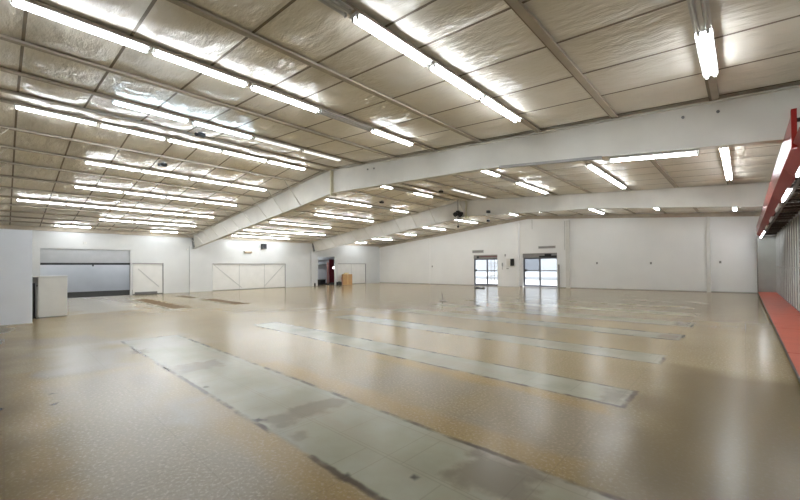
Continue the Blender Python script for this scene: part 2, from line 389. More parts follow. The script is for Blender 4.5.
# ceiling: insulation blankets hung between purlins and straps
PUR = [-.38, -2.12, -3.88, -5.62, -7.32, -9.07, -10.9, -12.55, -13.45, -15.25, -16.9, -18.5, -20.2, -21.85, -23.4, -24.9, -26.3, -27.6, -28.8]
STRAPS = [YF, -4.8, -3.55, -2.3, -1.05, .22, 1.42, 2.66, 3.85, 4.6, 5.8, 7.05, 8.22, 9.5, 10.7, 11.9, 13.1, 14.3, 15.5, 16.7, 17.9, 19.1, 20.3, 21.5, 22.7, 23.9, 25.1, 26.3, 27.5, 28.7, 29.9, 31.3]
xb = sorted(PUR + [XL-.12, XR+.12])
def ceiling():
    mb = MB(); rnd = random.Random(3); NU, NV = 9, 8
    cols = []                                     # x samples with u in panel
    for a, b in zip(xb, xb[1:]):
        for i in range(NU): cols.append((a + (b-a)*i/NU, i/NU, (a, b)))
    cols.append((xb[-1], 0, (xb[-2], xb[-1])))
    rows = []
    for j, (a, b) in enumerate(zip(STRAPS, STRAPS[1:])):
        for i in range(NV): rows.append((a + (b-a)*i/NV, i/NV, j))
    rows.append((STRAPS[-1], 0, len(STRAPS)-2))
    amp = {}
    for x, u, ab in cols:
        for y, v_, j in rows:
            k = (ab[0], j)
            if k not in amp: amp[k] = (rnd.uniform(.03, .075), rnd.uniform(-.25, .25), rnd.uniform(0, 6.28))
            A, sk, ph = amp[k]
            bulge = (math.sin(PI*u)**.6 if 0 < u < 1 else 0) * (math.sin(PI*v_)**.5 if 0 < v_ < 1 else 0)
            wr = .010*math.sin(9*(u+sk)*PI + ph + 2*v_)*bulge + .006*math.sin(15*v_ + 11*u + ph)*bulge
            base = roofz(x) + .075
            mb.v.append((x, y, base - A*bulge*(1+sk*math.cos(PI*u)) + wr))
    nr = len(rows)
    for i in range(len(cols)-1):
        for j in range(nr-1):
            mb.f.append((i*nr+j, (i+1)*nr+j, (i+1)*nr+j+1, i*nr+j+1)); mb.m.append(0)
    for y in STRAPS[1:-1]:                        # straps of the seams
        for a, b in zip(xb, xb[1:]):
            za, zb = roofz(a)+.068, roofz(b)+.068
            if a < RX < b: continue
            mb.add([(a,y-.022,za),(b,y-.022,zb),(b,y+.022,zb),(a,y+.022,za)], [(0,1,2,3)], 1)
            mb.add([(a,y-.022,za+.03),(b,y-.022,zb+.03),(b,y+.022,zb+.03),(a,y+.022,za+.03)], [(3,2,1,0)], 1)
    o = mb.build('ceiling', [M['insul'], M['strap']], smooth=True)
    return struct(o)
ceiling()
# metal roof sheet above the blankets
mb = MB()
for xa, xb_ in ((XL-.3, RX), (RX, XR+.3)):
    za, zb = roofz(xa)+.34, roofz(xb_)+.34
    mb.add([(xa,YF-.3,za),(xb_,YF-.3,zb),(xb_,31.6,zb),(xa,31.6,za),(xa,YF-.3,za+.05),(xb_,YF-.3,zb+.05),(xb_,31.6,zb+.05),(xa,31.6,za+.05)],
           [(0,3,2,1),(4,5,6,7),(0,1,5,4),(1,2,6,5),(2,3,7,6),(3,0,4,7)])
struct(mb.build('ceiling_roof_sheet', M['metal']))

# purlins
ROWX = [-.38, -3.88, -7.32, -10.9, -13.45, -16.9, -20.2, -23.4, -26.3, -28.8]
for x in PUR:
    z = roofz(x); y1 = yback(x) - .005; mb = MB()
    prof = [(-.055,z),(.055,z),(.055,z+.04),(.045,z+.04),(.045,z+.01),(.008,z+.01),(.008,z+.19),(.055,z+.19),(.055,z+.2),(-.055,z+.2),(-.055,z+.19),(-.008,z+.19),(-.008,z+.01),(-.055,z+.01)]
    mb.prism([(x+a, b) for a, b in prof], 'y', YF+.01, y1)
    if x in ROWX: lab = 'beige steel roof purlin carrying the %s row of strip lights from the right wall' % ORD[ROWX.index(x)+1]
    elif x < -12 and x > -13: lab = 'bare beige roof purlin just right of the ridge'
    else:
        k = sum(1 for r in ROWX if r > x); lab = 'bare beige roof purlin between strip light rows %s and %s from the right wall' % (ORD[k], ORD[k+1])
    o = mb.build('roof_purlin', M['purlin'], loc=(x, YF, z)); tag(o, lab, 'roof beam', 'roof purlins')
    MB().box(x-.105, x-.06, YF+.02, y1-.02, z+.050, z+.062).build('edge_strip', M['strap'], o)

# ------------------------------------------------------------------ rigid frames (beams)
def rafter(yc, name_label, xr_end, braces, conduit=False):
    root = empty('steel_roof_beam', (XL, yc, 3.2), name_label, 'beam')
    low = [(XL, 3.22), (-29.6, 3.26), (-18.3, 4.37), (-15.2, 4.66), (-12.8, 4.93), (-5.56, 4.60), (-2.47, 4.30), (XR, 3.88)]
    top = [(XR, roofz(XR)-.012), (RX, RZ-.012), (XL, roofz(XL)-.012)]
    MB().prism(low + top, 'y', yc-.008, yc+.008).build('web', M['beam'], root)
    fl = MB(); hw = .11
    for (xa, za), (xb_, zb) in zip(low, low[1:]):
        fl.add([(xa,yc-hw,za-.014),(xb_,yc-hw,zb-.014),(xb_,yc+hw,zb-.014),(xa,yc+hw,za-.014),(xa,yc-hw,za),(xb_,yc-hw,zb),(xb_,yc+hw,zb),(xa,yc+hw,za)],
               [(0,3,2,1),(4,5,6,7),(0,1,5,4),(1,2,6,5),(2,3,7,6),(3,0,4,7)])
    fl.build('bottom_flange', M['beam'], root)
    tf = MB()
    for (xa, za), (xb_, zb) in zip(top, top[1:]):
        tf.add([(xa,yc-hw,za-.014),(xb_,yc-hw,zb-.014),(xb_,yc+hw,zb-.014),(xa,yc+hw,za-.014),(xa,yc-hw,za),(xb_,yc-hw,zb),(xb_,yc+hw,zb),(xa,yc+hw,za)],
               [(0,3,2,1),(4,5,6,7),(0,1,5,4),(1,2,6,5),(2,3,7,6),(3,0,4,7)])
    tf.build('top_flange', M['beam'], root)
    MB().box(-12.86, -12.80, yc-.15, yc+.15, 4.80, roofz(-12.8)-.03).build('splice_plate', M['splice'], root)
    MB().prism([(-29.66, 3.27), (-29.58, 3.28), (-29.96, 4.22), (-30.0, 4.18)], 'y', yc-.13, yc+.13).build('end_plate', M['door_dark'], root)
    def lowz(x):
        for (xa, za), (xb_, zb) in zip(low, low[1:]):
            if xa <= x <= xb_: return za + (zb-za)*(x-xa)/(xb_-xa)
    for x, side in braces:
        z0 = lowz(x); L = .95
        MB().bar((x+.03, yc+side*.10, z0+.02), (x+.03, yc+side*L, roofz(x)+.02), .05, .012).build('brace', M['brace'], root)
    for x in ((-.9, -.35, -10.6, -10.25) if conduit else ()):
        b_ = MB(); b_.tube((x, yc-.014, roofz(x)-.22), (x, yc-.05, roofz(x)-.22), .028, 6); b_.build('bolt', M['door_dark'], root)
    if conduit:
        c_ = MB(); c_.bar((-5.0, yc-.13, 4.53), (-2.4, yc-.13, 4.26), .05, .07); c_.build('conduit', M['sign'], root)
    return root
LB = [x for x in PUR if x < -14.5]
rafter(-.85, 'painted steel roof beam nearest the camera crossing overhead at the left edge', XR, [(x, 1) for x in LB])
rafter(9.6, 'deep white steel roof beam nearer the camera, running into the red canopy', XR, [(x, -1) for x in LB] + [(x, 1) for x in LB[::2]], True)
rafter(20.0, 'deep white steel roof beam farther from the camera, crossing in front of the glass doors', XR, [(x, -1) for x in LB] + [(-12.9, -1)])

# ------------------------------------------------------------------ strip lights
LEN = 1.64
def make_light(state):
    root = empty('strip_light', (0, 0, 0))
    h = MB(); h.prism([(-.06, 0), (.06, 0), (.098, -.042), (.095, -.048), (.028, -.034), (.022, -.055), (-.022, -.055), (-.028, -.034), (-.095, -.048), (-.098, -.042)], 'y', -LEN/2, LEN/2)
    h.build('housing', M['fixture'], root)
    for s in (-1, 1):
        t = MB(); t.tube((s*.050, -LEN/2+.035, -.072), (s*.050, LEN/2-.035, -.072), .019, 10)
        t.build('tube', M[state], root, smooth=False)
        for e in (-1, 1):
            k = MB(); k.box(s*.05-.018, s*.05+.018, e*(LEN/2-.03)-.012, e*(LEN/2-.03)+.012, -.098, -.03); k.build('lampholder', M['socket'], root)
    return root
SRC = {}
def ordr(k, n):
    return ORD[k]
ROWS = {   # row x: (y centre start, state) ; c cool, o off, d dim, l lit
    1: [(4.8,'o'), (6.48,'l'), (13.3,'l'), (15.05,'l'), (16.8,'l'), (27.6,'l')],
    2: [(1.55,'o'), (3.27,'l'), (4.97,'l'), (6.65,'l'), (13.65,'l'), (15.4,'l'), (17.15,'l'), (26.0,'l')],
    3: [(.04,'l'), (1.71,'l'), (3.42,'l'), (5.08,'o'), (6.76,'l'), (12.15,'l'), (13.82,'o'), (15.49,'l'), (17.15,'l'), (25.5,'l'), (27.4,'l')],
    4: [(1.74,'c'), (3.48,'c'), (5.17,'d'), (6.86,'d'), (15.6,'d'), (17.32,'d'), (25.2,'l')],
    5: [(.17,'l'), (1.86,'l'), (3.56,'l'), (5.26,'l'), (6.97,'l'), (12.2,'l'), (13.9,'o'), (15.6,'l'), (17.3,'o'), (25.1,'l'), (26.8,'l')],
    6: [(1.92,'l'), (3.58,'l'), (5.3,'l'), (7.0,'l'), (12.1,'l'), (13.85,'l'), (15.6,'o'), (17.3,'l'), (22.9,'l'), (24.6,'l'), (26.3,'l')],
    7: [(1.96,'l'), (3.63,'l'), (5.3,'l'), (7.0,'l'), (13.6,'l'), (15.35,'l'), (17.1,'l'), (22.8,'l'), (24.5,'l'), (26.2,'l')],
    8: [(.35,'l'), (2.0,'l'), (3.66,'l'), (5.32,'l'), (7.0,'l'), (12.2,'l'), (13.9,'l'), (15.6,'l'), (22.3,'l'), (24.0,'d'), (25.7,'l')],
    9: [(3.6,'l'), (5.27,'l'), (6.95,'l'), (10.5,'l'), (12.15,'l'), (13.8,'l'), (15.45,'l'), (17.1,'l'), (23.6,'l'), (25.3,'l')],
    10: [(1.94,'l'), (6.6,'l'), (11.9,'l'), (13.55,'l'), (15.2,'l'), (24.1,'l')]}
NAMES = {'l': 'lit', 'c': 'cool white', 'o': 'unlit', 'd': 'dim'}
KEY = {'l': 'tube_lit', 'c': 'tube_cool', 'o': 'tube_off', 'd': 'tube_dim'}
def bay_of(y): return 0 if y < 9 else (1 if y < 19.5 else 2)
BAY = ['before the nearer beam', 'between the beams', 'beyond the farther beam']
for r, items in ROWS.items():
    x = ROWX[r-1]
    for b_ in range(3):
        its = [i for i in items if bay_of(i[0]) == b_]
        for k, (y, st) in enumerate(its):
            if st not in SRC: SRC[st] = o = make_light(KEY[st])
            else: o = copy_tree(SRC[st])
            sl = math.atan(SL if x < RX else -SR)
            o.location = (x, y + LEN/2, roofz(x)); o.rotation_euler = (0, 0, 0)
            pos = '%s from camera' % ORD[k+1] if len(its) > 1 else 'alone'
            tag(o, '%s strip light %s in %s row from right, %s' % (NAMES[st], pos, ORD[r], BAY[b_]), 'light', 'ceiling strip lights')
# strip light fixed crosswise under the nearer beam
o = copy_tree(SRC['l']); o.rotation_euler = (0, math.atan(.135), PI/2); 
o.rotation_euler = Matrix(((0, -1, 0), (1, 0, 0), (0, 0, 1))).to_euler()
a_, b__ = Vector((-2.28, 9.66, 4.263)), Vector((-.64, 9.66, 4.094)); d_ = (b__-a_).normalized()
up = (Vector((0,0,1)) - d_*d_.z).normalized(); sd = d_.cross(up)
o.rotation_euler = Matrix(((sd.x, d_.x, up.x), (sd.y, d_.y, up.y), (sd.z, d_.z, up.z))).to_euler(); o.location = (a_+b__)/2
tag(o, 'lit strip light fixed lengthwise under the bottom flange of the nearer roof beam', 'light', 'ceiling strip lights')

# unseen lamps added under the storeroom ceilings to brighten both rooms
for (x, y, z, l) in ((-32.0, 2.2, 3.3, 'added unseen strip light in the storeroom just inside the wide open doorway'), (-36.2, 2.0, 3.3, 'added unseen strip light near the back wall of the storeroom'), (-34.0, 7.5, 3.3, 'added unseen strip light at the right end of the storeroom'), (-33.5, 4.2, 3.3, 'added unseen strip light in the storeroom behind the wide open doorway'), (-35.6, 6.0, 3.3, 'second added unseen strip light deeper in the storeroom'), (-32.0, 21.0, 3.3, 'added unseen strip light in the back room with the maroon panel'), (-33.6, 23.2, 3.3, 'second added unseen strip light in the back room, above the dark box')):
    o = copy_tree(SRC['l']); o.location = (x, y, z); o.rotation_euler = (0, 0, 0); tag(o, l, 'light', 'added storeroom lights')

# ------------------------------------------------------------------ storerooms behind the left wall
mb = MB(); mb.box(-37.8, -37.6, -2, 10.2, 0, 3.3); mb.box(-37.6, XL-.15, 10.0, 10.2, 0, 3.3); mb.box(-37.6, XL-.15, -2, -1.8, 0, 3.3)
struct(mb.build('wall_storeroom', M['store_wall']))
struct(MB().box(-37.8, XL-.15, -2, 10.2, 3.3, 3.4).build('ceiling_storeroom', M['store_wall']))
mb = MB(); mb.box(-35.2, -35.0, 19, 29, 0, 3.3); mb.box(-35, XL-.15, 19.0, 19.2, 0, 3.3); mb.box(-35, XL-.15, 28.6, 28.8, 0, 3.3)
struct(mb.build('wall_back_room', M['store_wall']))
struct(MB().box(-35.2, XL-.15, 19, 28.8, 3.3, 3.4).build('ceiling_back_room', M['store_wall']))
# opening 1: grey panel above a black track
struct(MB().box(XL-.13, XL-.09, OP1[0], OP1[1], 2.14, 3.0).build('trim_9', M['grey_panel']))
tr_ = empty('door_track', (XL-.06, 3.6, 2.0), 'long black overhead track spanning the wide open doorway in the left wall', 'door track')
MB().box(XL-.08, XL-.01, OP1[0], OP1[1], 2.02, 2.15).build('rail', M['black'], tr_)
MB().box(XL-.06, XL-.02, 3.78, 3.86, 1.93, 2.02).build('latch', M['black'], tr_)
struct(MB().box(XL-.15, XL+.02, OP1[1], D1[0], 0, 2.25).build('trim_10', M['wall']))
# doors in the left wall
def slab_door(n, ya, yb, zt, joints, braces):
    d = MB().box(XL-.11, XL-.06, ya+.04, yb-.05, .05, zt-.06).build('door_%d' % n, M['door']); struct(d)
    MB().box(XL-.12, XL+.015, ya, yb, zt-.06, zt).build('top_rail', M['sign'], d)
    MB().box(XL-.12, XL-.03, yb-.05, yb, 0, zt-.06).build('side_rail', M['door_dark'], d)
    MB().box(XL-.12, XL-.05, ya+.04, yb-.05, 0, .05).build('bottom_seal', M['door_dark'], d)
    for j in joints: MB().box(XL-.062, XL-.05, j-.02, j+.02, .06, zt-.07).build('joint', M['joint'], d)
    for (p, q) in braces: MB().bar((XL-.045, p[0], p[1]), (XL-.045, q[0], q[1]), .03, .05).build('brace', M['joint'], d)
    return d
slab_door(1, *D1, 2.15, [], [((6.2, 1.75), (7.4, .5))])
slab_door(2, *D2, 2.12, [13.05, 15.2], [((11.1, 2.0), (13.25, .15)), ((17.0, 2.0), (15.2, .2))])
slab_door(3, *D3, 2.15, [24.75], [])
b1 = MB().box(XL-.10, XL+.01, 6.0, 7.3, .05, .18).build('threshold_bar', M['door_dark']); tag(b1, 'low dark bar along the foot of the small white door', 'bar')

# back room: maroon panel, dark things, little lamp
mp = empty('maroon_panel', (-33.2, 24.7, 0), 'tall maroon panel standing inside the open doorway at the left', 'panel')
MB().box(-33.3, -33.2, 24.28, 25.1, .1, 2.65).build('board', M['maroon'], mp)
for y in (24.38, 25.0): MB().box(-33.45, -33.05, y-.03, y+.03, 0, .1).build('foot', M['black'], mp)
pk = MB().box(-33.6, -33.5, 24.22, 24.4, 0, 2.3).build('pink_board', M['pink']); tag(pk, 'narrow pale pink board beside the maroon panel in the doorway', 'board')
wl = empty('wall_light', (XL-.10, 22.5, 1.7), 'small round glowing lamp on the right jamb of the open doorway', 'light')
MB().tube((XL-.08, 22.62, 1.72), (XL-.08, 22.56, 1.72), .06, 14).build('base', M['fixture'], wl)
g_ = MB(); g_.lathe((XL-.08, 22.47, 1.63), [(.02, 0), (.05, .02), (.07, .09), (.05, .16), (.02, .18)]); g_.build('globe', M['wall_lamp'], wl, smooth=True)
bx_ = empty('dark_box', (-32.6, 22.9, 0), 'low dark box on the floor inside the open doorway', 'box')
MB().box(-32.9, -32.3, 22.5, 23.1, 0, .45).build('body', M['black'], bx_); MB().box(-32.93, -32.27, 22.47, 23.13, .45, .5).build('lid', M['door_dark'], bx_)
sh = MB(); sh.box(-34.95, -34.6, 19.3, 28.5, 2.05, 2.15); sh.box(-34.95, -34.6, 19.3, 28.5, 2.6, 2.64)
tag(sh.build('wall_shelf', M['grey_panel']), 'long grey wall shelf high in the back room behind the doorway', 'shelf')

# cardboard sheet box and clutter before door 3
cb = empty('cardboard_box', (-29.4, 23.7, 0), 'flat brown cardboard box standing before the white door with a vertical joint', 'box')
MB().box(-29.55, -29.3, 23.1, 24.26, 0, 1.05).build('body', M['cardboard'], cb, bevel=.01)
MB().box(-29.295, -29.297, 23.66, 23.70, .02, 1.04).build('tape', M['paper'], cb)
pp = MB(); pp.box(-29.52, -29.33, 23.2, 23.6, 1.05, 1.10); pp.box(-29.5, -29.34, 23.35, 23.85, 1.10, 1.2)
tag(pp.build('paper_stack', M['paper'], bevel=.004), 'small yellowish stack of paper on top of the cardboard box', 'paper')
db = empty('tool_case', (-29.5, 22.7, 0), 'small black case on the floor left of the cardboard box', 'case')
MB().box(-29.65, -29.35, 22.5, 22.95, 0, .3).build('body', M['black'], db, bevel=.02); MB().box(-29.52, -29.48, 22.6, 22.85, .3, .36).build('handle', M['door_dark'], db)
pb = MB().bar((-29.3, 23.02, .0), (-29.52, 23.02, .75), .12, .02).build('leaning_strip', M['pink']); tag(pb, 'thin pinkish strip leaning at the left side of the cardboard box', 'strip')
sm = empty('floor_canister', (-29.8, 20.1, 0), 'small dark canister at the wall left of the open doorway', 'canister')
MB().lathe((-29.8, 20.1, 0), [(.06, 0), (.07, .02), (.07, .24), (.03, .29)]).build('body', M['black'], sm, smooth=False); MB().tube((-29.8, 20.1, .29), (-29.8, 20.1, .34), .02, 8).build('valve', M['metal'], sm)

# things on the left wall
sp_ = empty('wall_speaker', (XL, 15.05, 3.55), 'black square loudspeaker high on the left wall above the wide white door', 'speaker')
MB().box(XL+.04, XL+.30, 14.85, 15.25, 3.36, 3.80).build('cabinet', M['black'], sp_, bevel=.015); MB().box(XL, XL+.05, 15.0, 15.1, 3.5, 3.66).build('bracket', M['sign'], sp_)
MB().tube((XL+.30, 15.05, 3.56), (XL+.31, 15.05, 3.56), .14, 20).build('cone', M['lens'], sp_)
em = empty('emergency_light', (XL, 13.75, 3.0), 'small beige emergency light with two heads left of the black loudspeaker', 'light')
MB().box(XL-.01, XL+.1, 13.45, 14.05, 2.98, 3.12).build('body', M['soffit'], em, bevel=.015)
for y in (13.42, 14.08): MB().tube((XL+.05, y, 3.12), (XL+.15, y, 3.18), .07, 14).build('lamp_head', M['cabinet'], em)
sn = empty('wall_sensor', (XL, 15.97, 3.6), 'tiny pale sensor right of the black loudspeaker', 'sensor')
MB().box(XL, XL+.05, 15.9, 16.04, 3.56, 3.66).build('body', M['cabinet'], sn); MB().tube((XL+.05, 15.97, 3.61), (XL+.07, 15.97, 3.61), .025, 10).build('lens', M['sign'], sn)
sn2 = empty('wall_sensor', (XL, 3.43, 3.38), 'tiny pale sensor above the wide open doorway', 'sensor')
MB().box(XL, XL+.05, 3.36, 3.50, 3.33, 3.45).build('body', M['cabinet'], sn2); MB().tube((XL+.05, 3.43, 3.39), (XL+.07, 3.43, 3.39), .025, 10).build('lens', M['sign'], sn2)
jb = MB().tube((XL-.01, 9.2, 3.15), (XL+.08, 9.2, 3.15), .06, 10).build('junction_box', M['cabinet']); tag(jb, 'small round junction box on the left wall under the nearer beam end', 'junction box')

# ------------------------------------------------------------------ left: partition, cabinet, black panel
pt = empty('partition_panel', (-17.06, -.5, 0), 'tall bluish white partition standing at the left edge of the photo', 'partition')
MB().box(-17.12, -17.0, -1.6, .63, 0, 3.03).build('panel', M['white'], pt, bevel=.006)
MB().box(-17.13, -16.99, -1.6, .64, 0, .02).build('base_trim', M['cabinet'], pt)
cbn = empty('counter_cabinet', (-19.0, 1.2, 0), 'off-white boxy counter cabinet on the floor right of the tall partition', 'cabinet')
MB().box(-19.3, -18.6, .84, 1.62, .03, 1.47).build('body', M['cabinet'], cbn, bevel=.006)
MB().box(-19.3, -18.62, .86, 1.60, 0, .03).build('plinth', M['sign'], cbn)
MB().box(-19.32, -18.58, .70, 1.64, 1.47, 1.51).build('top', M['cabinet'], cbn, bevel=.006)
MB().box(-19.3, -19.24, .70, .84, 0, 1.47).build('back_panel', M['grey_panel'], cbn)
bp = empty('black_board', (-18.5, .73, 0), 'narrow black board standing between the tall partition and the off-white cabinet', 'board')
MB().box(-18.62, -18.56, .62, .76, .02, 1.27).build('board', M['black'], bp); MB().box(-18.66, -18.52, .60, .78, 0, .02).build('foot', M['black'], bp)
mpole = empty('metal_pole', (-18.45, .80, 0), 'thin metal pole beside the narrow black board', 'pole')
MB().tube((-18.42, .80, .02), (-18.42, .80, 1.15), .018, 10).build('pole', M['metal'], mpole); MB().box(-18.46, -18.38, .785, .83, 0, .02).build('foot', M['black'], mpole)
MB().tube((-18.42, .80, 1.15), (-18.36, .80, 1.2), .016, 8).build('hook', M['black'], mpole)

# ------------------------------------------------------------------ entrance doors in the back wall
def bpt(x, off, z): return (x, yback(x) + off, z)
def bbox(mb_, xa, xb_, o0, o1, za, zb):
    ya, yb = yback(xa), yback(xb_)
    return mb_.add([(xa,ya+o0,za),(xb_,yb+o0,za),(xb_,yb+o1,za),(xa,ya+o1,za),(xa,ya+o0,zb),(xb_,yb+o0,zb),(xb_,yb+o1,zb),(xa,ya+o1,zb)],
                   [(0,3,2,1),(4,5,6,7),(0,1,5,4),(1,2,6,5),(2,3,7,6),(3,0,4,7)])
def glass_door(n, xa, xb_, ztop, hdr, tint, mull, headmat, muntin, rec=.20):
    o0, o1 = rec, rec+.07
    fr_ = MB(); zt = ztop - hdr
    w_ = .09
    bbox(fr_, xa, xa+w_*1.4, o0, o1, 0, zt); bbox(fr_, xb_-w_, xb_, o0, o1, 0, zt)
    bbox(fr_, xa+w_*1.4, xb_-w_, o0, o1, zt-.10, zt); bbox(fr_, xa+w_*1.4, xb_-w_, o0, o1, 0, .16)
    bbox(fr_, mull-.06, mull+.06, o0, o1, .16, zt-.10); zm = 1.36
    bbox(fr_, xa+w_*1.4, mull-.06, o0, o1, zm-.035, zm+.035); bbox(fr_, mull+.06, xb_-w_, o0, o1, zm-.035, zm+.035)
    d = struct(fr_.build('door_%d' % n, M['frame']))
    for k, (pa, pb, za, zb) in enumerate(((xa+w_*1.4, mull-.06, zm+.035, zt-.10), (mull+.06, xb_-w_, zm+.035, zt-.10), (xa+w_*1.4, mull-.06, .16, zm-.035), (mull+.06, xb_-w_, .16, zm-.035))):
        p = MB(); bbox(p, pa, pb, rec+.03, rec+.042, za, zb); p.build('pane', M['tinted'] if (tint and k == 0) else M['glass'], d)
        if muntin and k in (1, 3):
            for q in range(1, 4):
                xx = pa + (pb-pa)*q/4; mu = MB(); bbox(mu, xx-.02, xx+.02, rec+.01, rec+.029, za, zb); mu.build('bar', M['sign'], d)
            for q in range(1, 3):
                zz = za + (zb-za)*q/3; mu = MB(); bbox(mu, pa, pb, rec+.01, rec+.029, zz-.02, zz+.02); mu.build('bar', M['sign'], d)
    h = MB(); bbox(h, xa, xb_, rec-.12 if rec > .13 else .0, rec+.10, zt, ztop); h.build('header', headmat, d)
    hb = MB(); bbox(hb, xa+.12, xa+.30, rec-.06, rec, 1.30, 1.48); hb.build('handle', M['black'], d)
    return d
glass_door(4, EL[0], EL[1]-.28+.28, 2.78, .34, False, -17.0, M['sign'], True, .05)
glass_door(5, ER[0], ER[1], 2.80, .36, True, -12.38, M['sign'], False)
# door operators and plates
op = empty('door_operator', bpt(-11.7, 0, 2.5), 'dark door closer box on the header of the right glass door', 'door closer')
t_ = MB(); bbox(t_, -12.35, -11.0, -.02, .08, 2.46, 2.58); t_.build('cover', M['black'], op)
t_ = MB(); bbox(t_, -11.9, -11.4, -.04, .06, 2.58, 2.72); t_.build('motor', M['black'], op)
op = empty('door_operator', bpt(-17.2, 0, 2.5), 'small dark sensor on the header of the left glass door', 'door closer')
t_ = MB(); bbox(t_, -17.95, -17.75, -.08, .0, 2.52, 2.68); t_.build('cover', M['black'], op)
t_ = MB(); bbox(t_, -17.75, -15.9, -.04, .0, 2.60, 2.66); t_.build('bar', M['maroon'], op)
for xa, xb_, za, zb, lab in ((-18.42, -17.3, 2.98, 3.24, 'grey plate on the wall above the left glass door'), (-12.4, -11.05, 3.17, 3.37, 'dark grey plate on the wall above the right glass door')):
    s_ = empty('wall_plate', bpt((xa+xb_)/2, 0, za), lab, 'plate')
    t_ = MB(); bbox(t_, xa, xb_, -.03, 0, za, zb); t_.build('plate', M['metal'], s_)
    t_ = MB(); bbox(t_, xa+.06, xb_-.06, -.04, -.03, za+.05, zb-.05); t_.build('face', M['sign'], s_)
# panel box on the chase
ep = empty('electrical_panel', bpt(-14.7, -.22, 1.8), 'small electrical panel with white door and black side between the glass doors', 'panel box')
t_ = MB(); bbox(t_, -15.0, -14.66, -.33, -.22, 1.8, 2.4); t_.build('door', M['cabinet'], ep)
t_ = MB(); bbox(t_, -14.66, -14.36, -.31, -.22, 1.78, 2.38); t_.build('side_box', M['black'], ep)
ph = empty('wall_phone', bpt(-15.4, -.22, 1.6), 'slim pale wall phone with grey cord left of the electrical panel', 'phone')
t_ = MB(); bbox(t_, -15.46, -15.36, -.27, -.22, 1.75, 2.05); t_.build('handset', M['metal'], ph)
t_ = MB(); t_.tube(bpt(-15.41, -.24, 1.45), bpt(-15.41, -.24, 1.75), .015, 8); t_.build('cord', M['sign'], ph)
sw = empty('wall_switch', bpt(-14.9, -.22, 1.5), 'tiny switch plate below the electrical panel', 'switch')
t_ = MB(); bbox(t_, -15.05, -14.85, -.235, -.22, 1.5, 1.58); t_.build('plate', M['metal'], sw); t_ = MB(); bbox(t_, -14.97, -14.93, -.25, -.235, 1.52, 1.56); t_.build('toggle', M['sign'], sw)
hk = empty('wall_sensor', bpt(-15.1, -.22, 2.75), 'small pale sensor on the chase above the electrical panel', 'sensor')
t_ = MB(); bbox(t_, -15.2, -15.08, -.26, -.22, 2.6, 2.8); t_.build('body', M['metal'], hk); t_ = MB(); bbox(t_, -15.17, -15.11, -.27, -.26, 2.63, 2.68); t_.build('lens', M['sign'], hk)
gp = empty('guard_post', bpt(-10.75, -.12, 0), 'dark grey guard post on the floor right of the right glass door', 'post')
t_ = MB(); t_.tube(bpt(-10.78, -.12, .02), bpt(-10.78, -.12, 1.85), .06, 12); t_.build('post', M['sign'], gp); t_ = MB(); t_.tube(bpt(-10.78, -.12, 0), bpt(-10.78, -.12, .02), .11, 12); t_.build('base', M['sign'], gp)
for x, z, l in ((-4.74, 1.86, 'small dark outlet on the back wall left of the right-hand column'), (-1.12, 1.88, 'small dark outlet on the back wall right of the right-hand column'), (-8.09, 1.9, 'small dark outlet on the back wall right of the column beside the glass door'), (-22.9, 1.75, 'small dark outlet on the back wall right of the far left pilaster')):
    e_ = empty('wall_outlet', bpt(x, 0, z), l, 'outlet', 'wall outlets')
    t_ = MB(); bbox(t_, x-.06, x+.06, -.012, 0, z-.05, z+.11); t_.build('plate', M['metal'], e_); t_ = MB(); bbox(t_, x-.035, x+.035, -.02, -.012, z-.02, z+.08); t_.build('socket', M['door_dark'], e_)
# conduits down the back wall and chase
for x, z0, z1, l in ((-15.93, 3.6, 5.2, 'thin conduit down the back wall left of the chase'), (-12.9, 4.8, 5.6, 'short conduit drop at the roof right of the chase'), (-10.35, 3.0, 5.3, 'thin conduit left of the column beside the right glass door')):
    t_ = MB(); t_.tube(bpt(x, -.02, z0), bpt(x, -.02, z1), .018, 8); e_ = t_.build('conduit_pipe', M['metal']); tag(e_, l, 'pipe', 'thin conduits')

# ------------------------------------------------------------------ outside the doors
struct(MB().box(-60, 30, 31.0, 70, -.2, -.05).build('floor_outside', M['conc']))
mb = MB(); mb.box(-48, -8, 48, 52, 0, 4.2); mb.box(-48.2, -7.8, 47.8, 52.2, 4.2, 4.5)
ob = empty('outside_building', (-28, 50, 0), 'pale low building seen through the glass doors', 'building'); mb.build('wall', M['ext'], ob)
MB().box(-46, -10, 47.95, 48, .3, .9).build('band', M['conc'], ob)

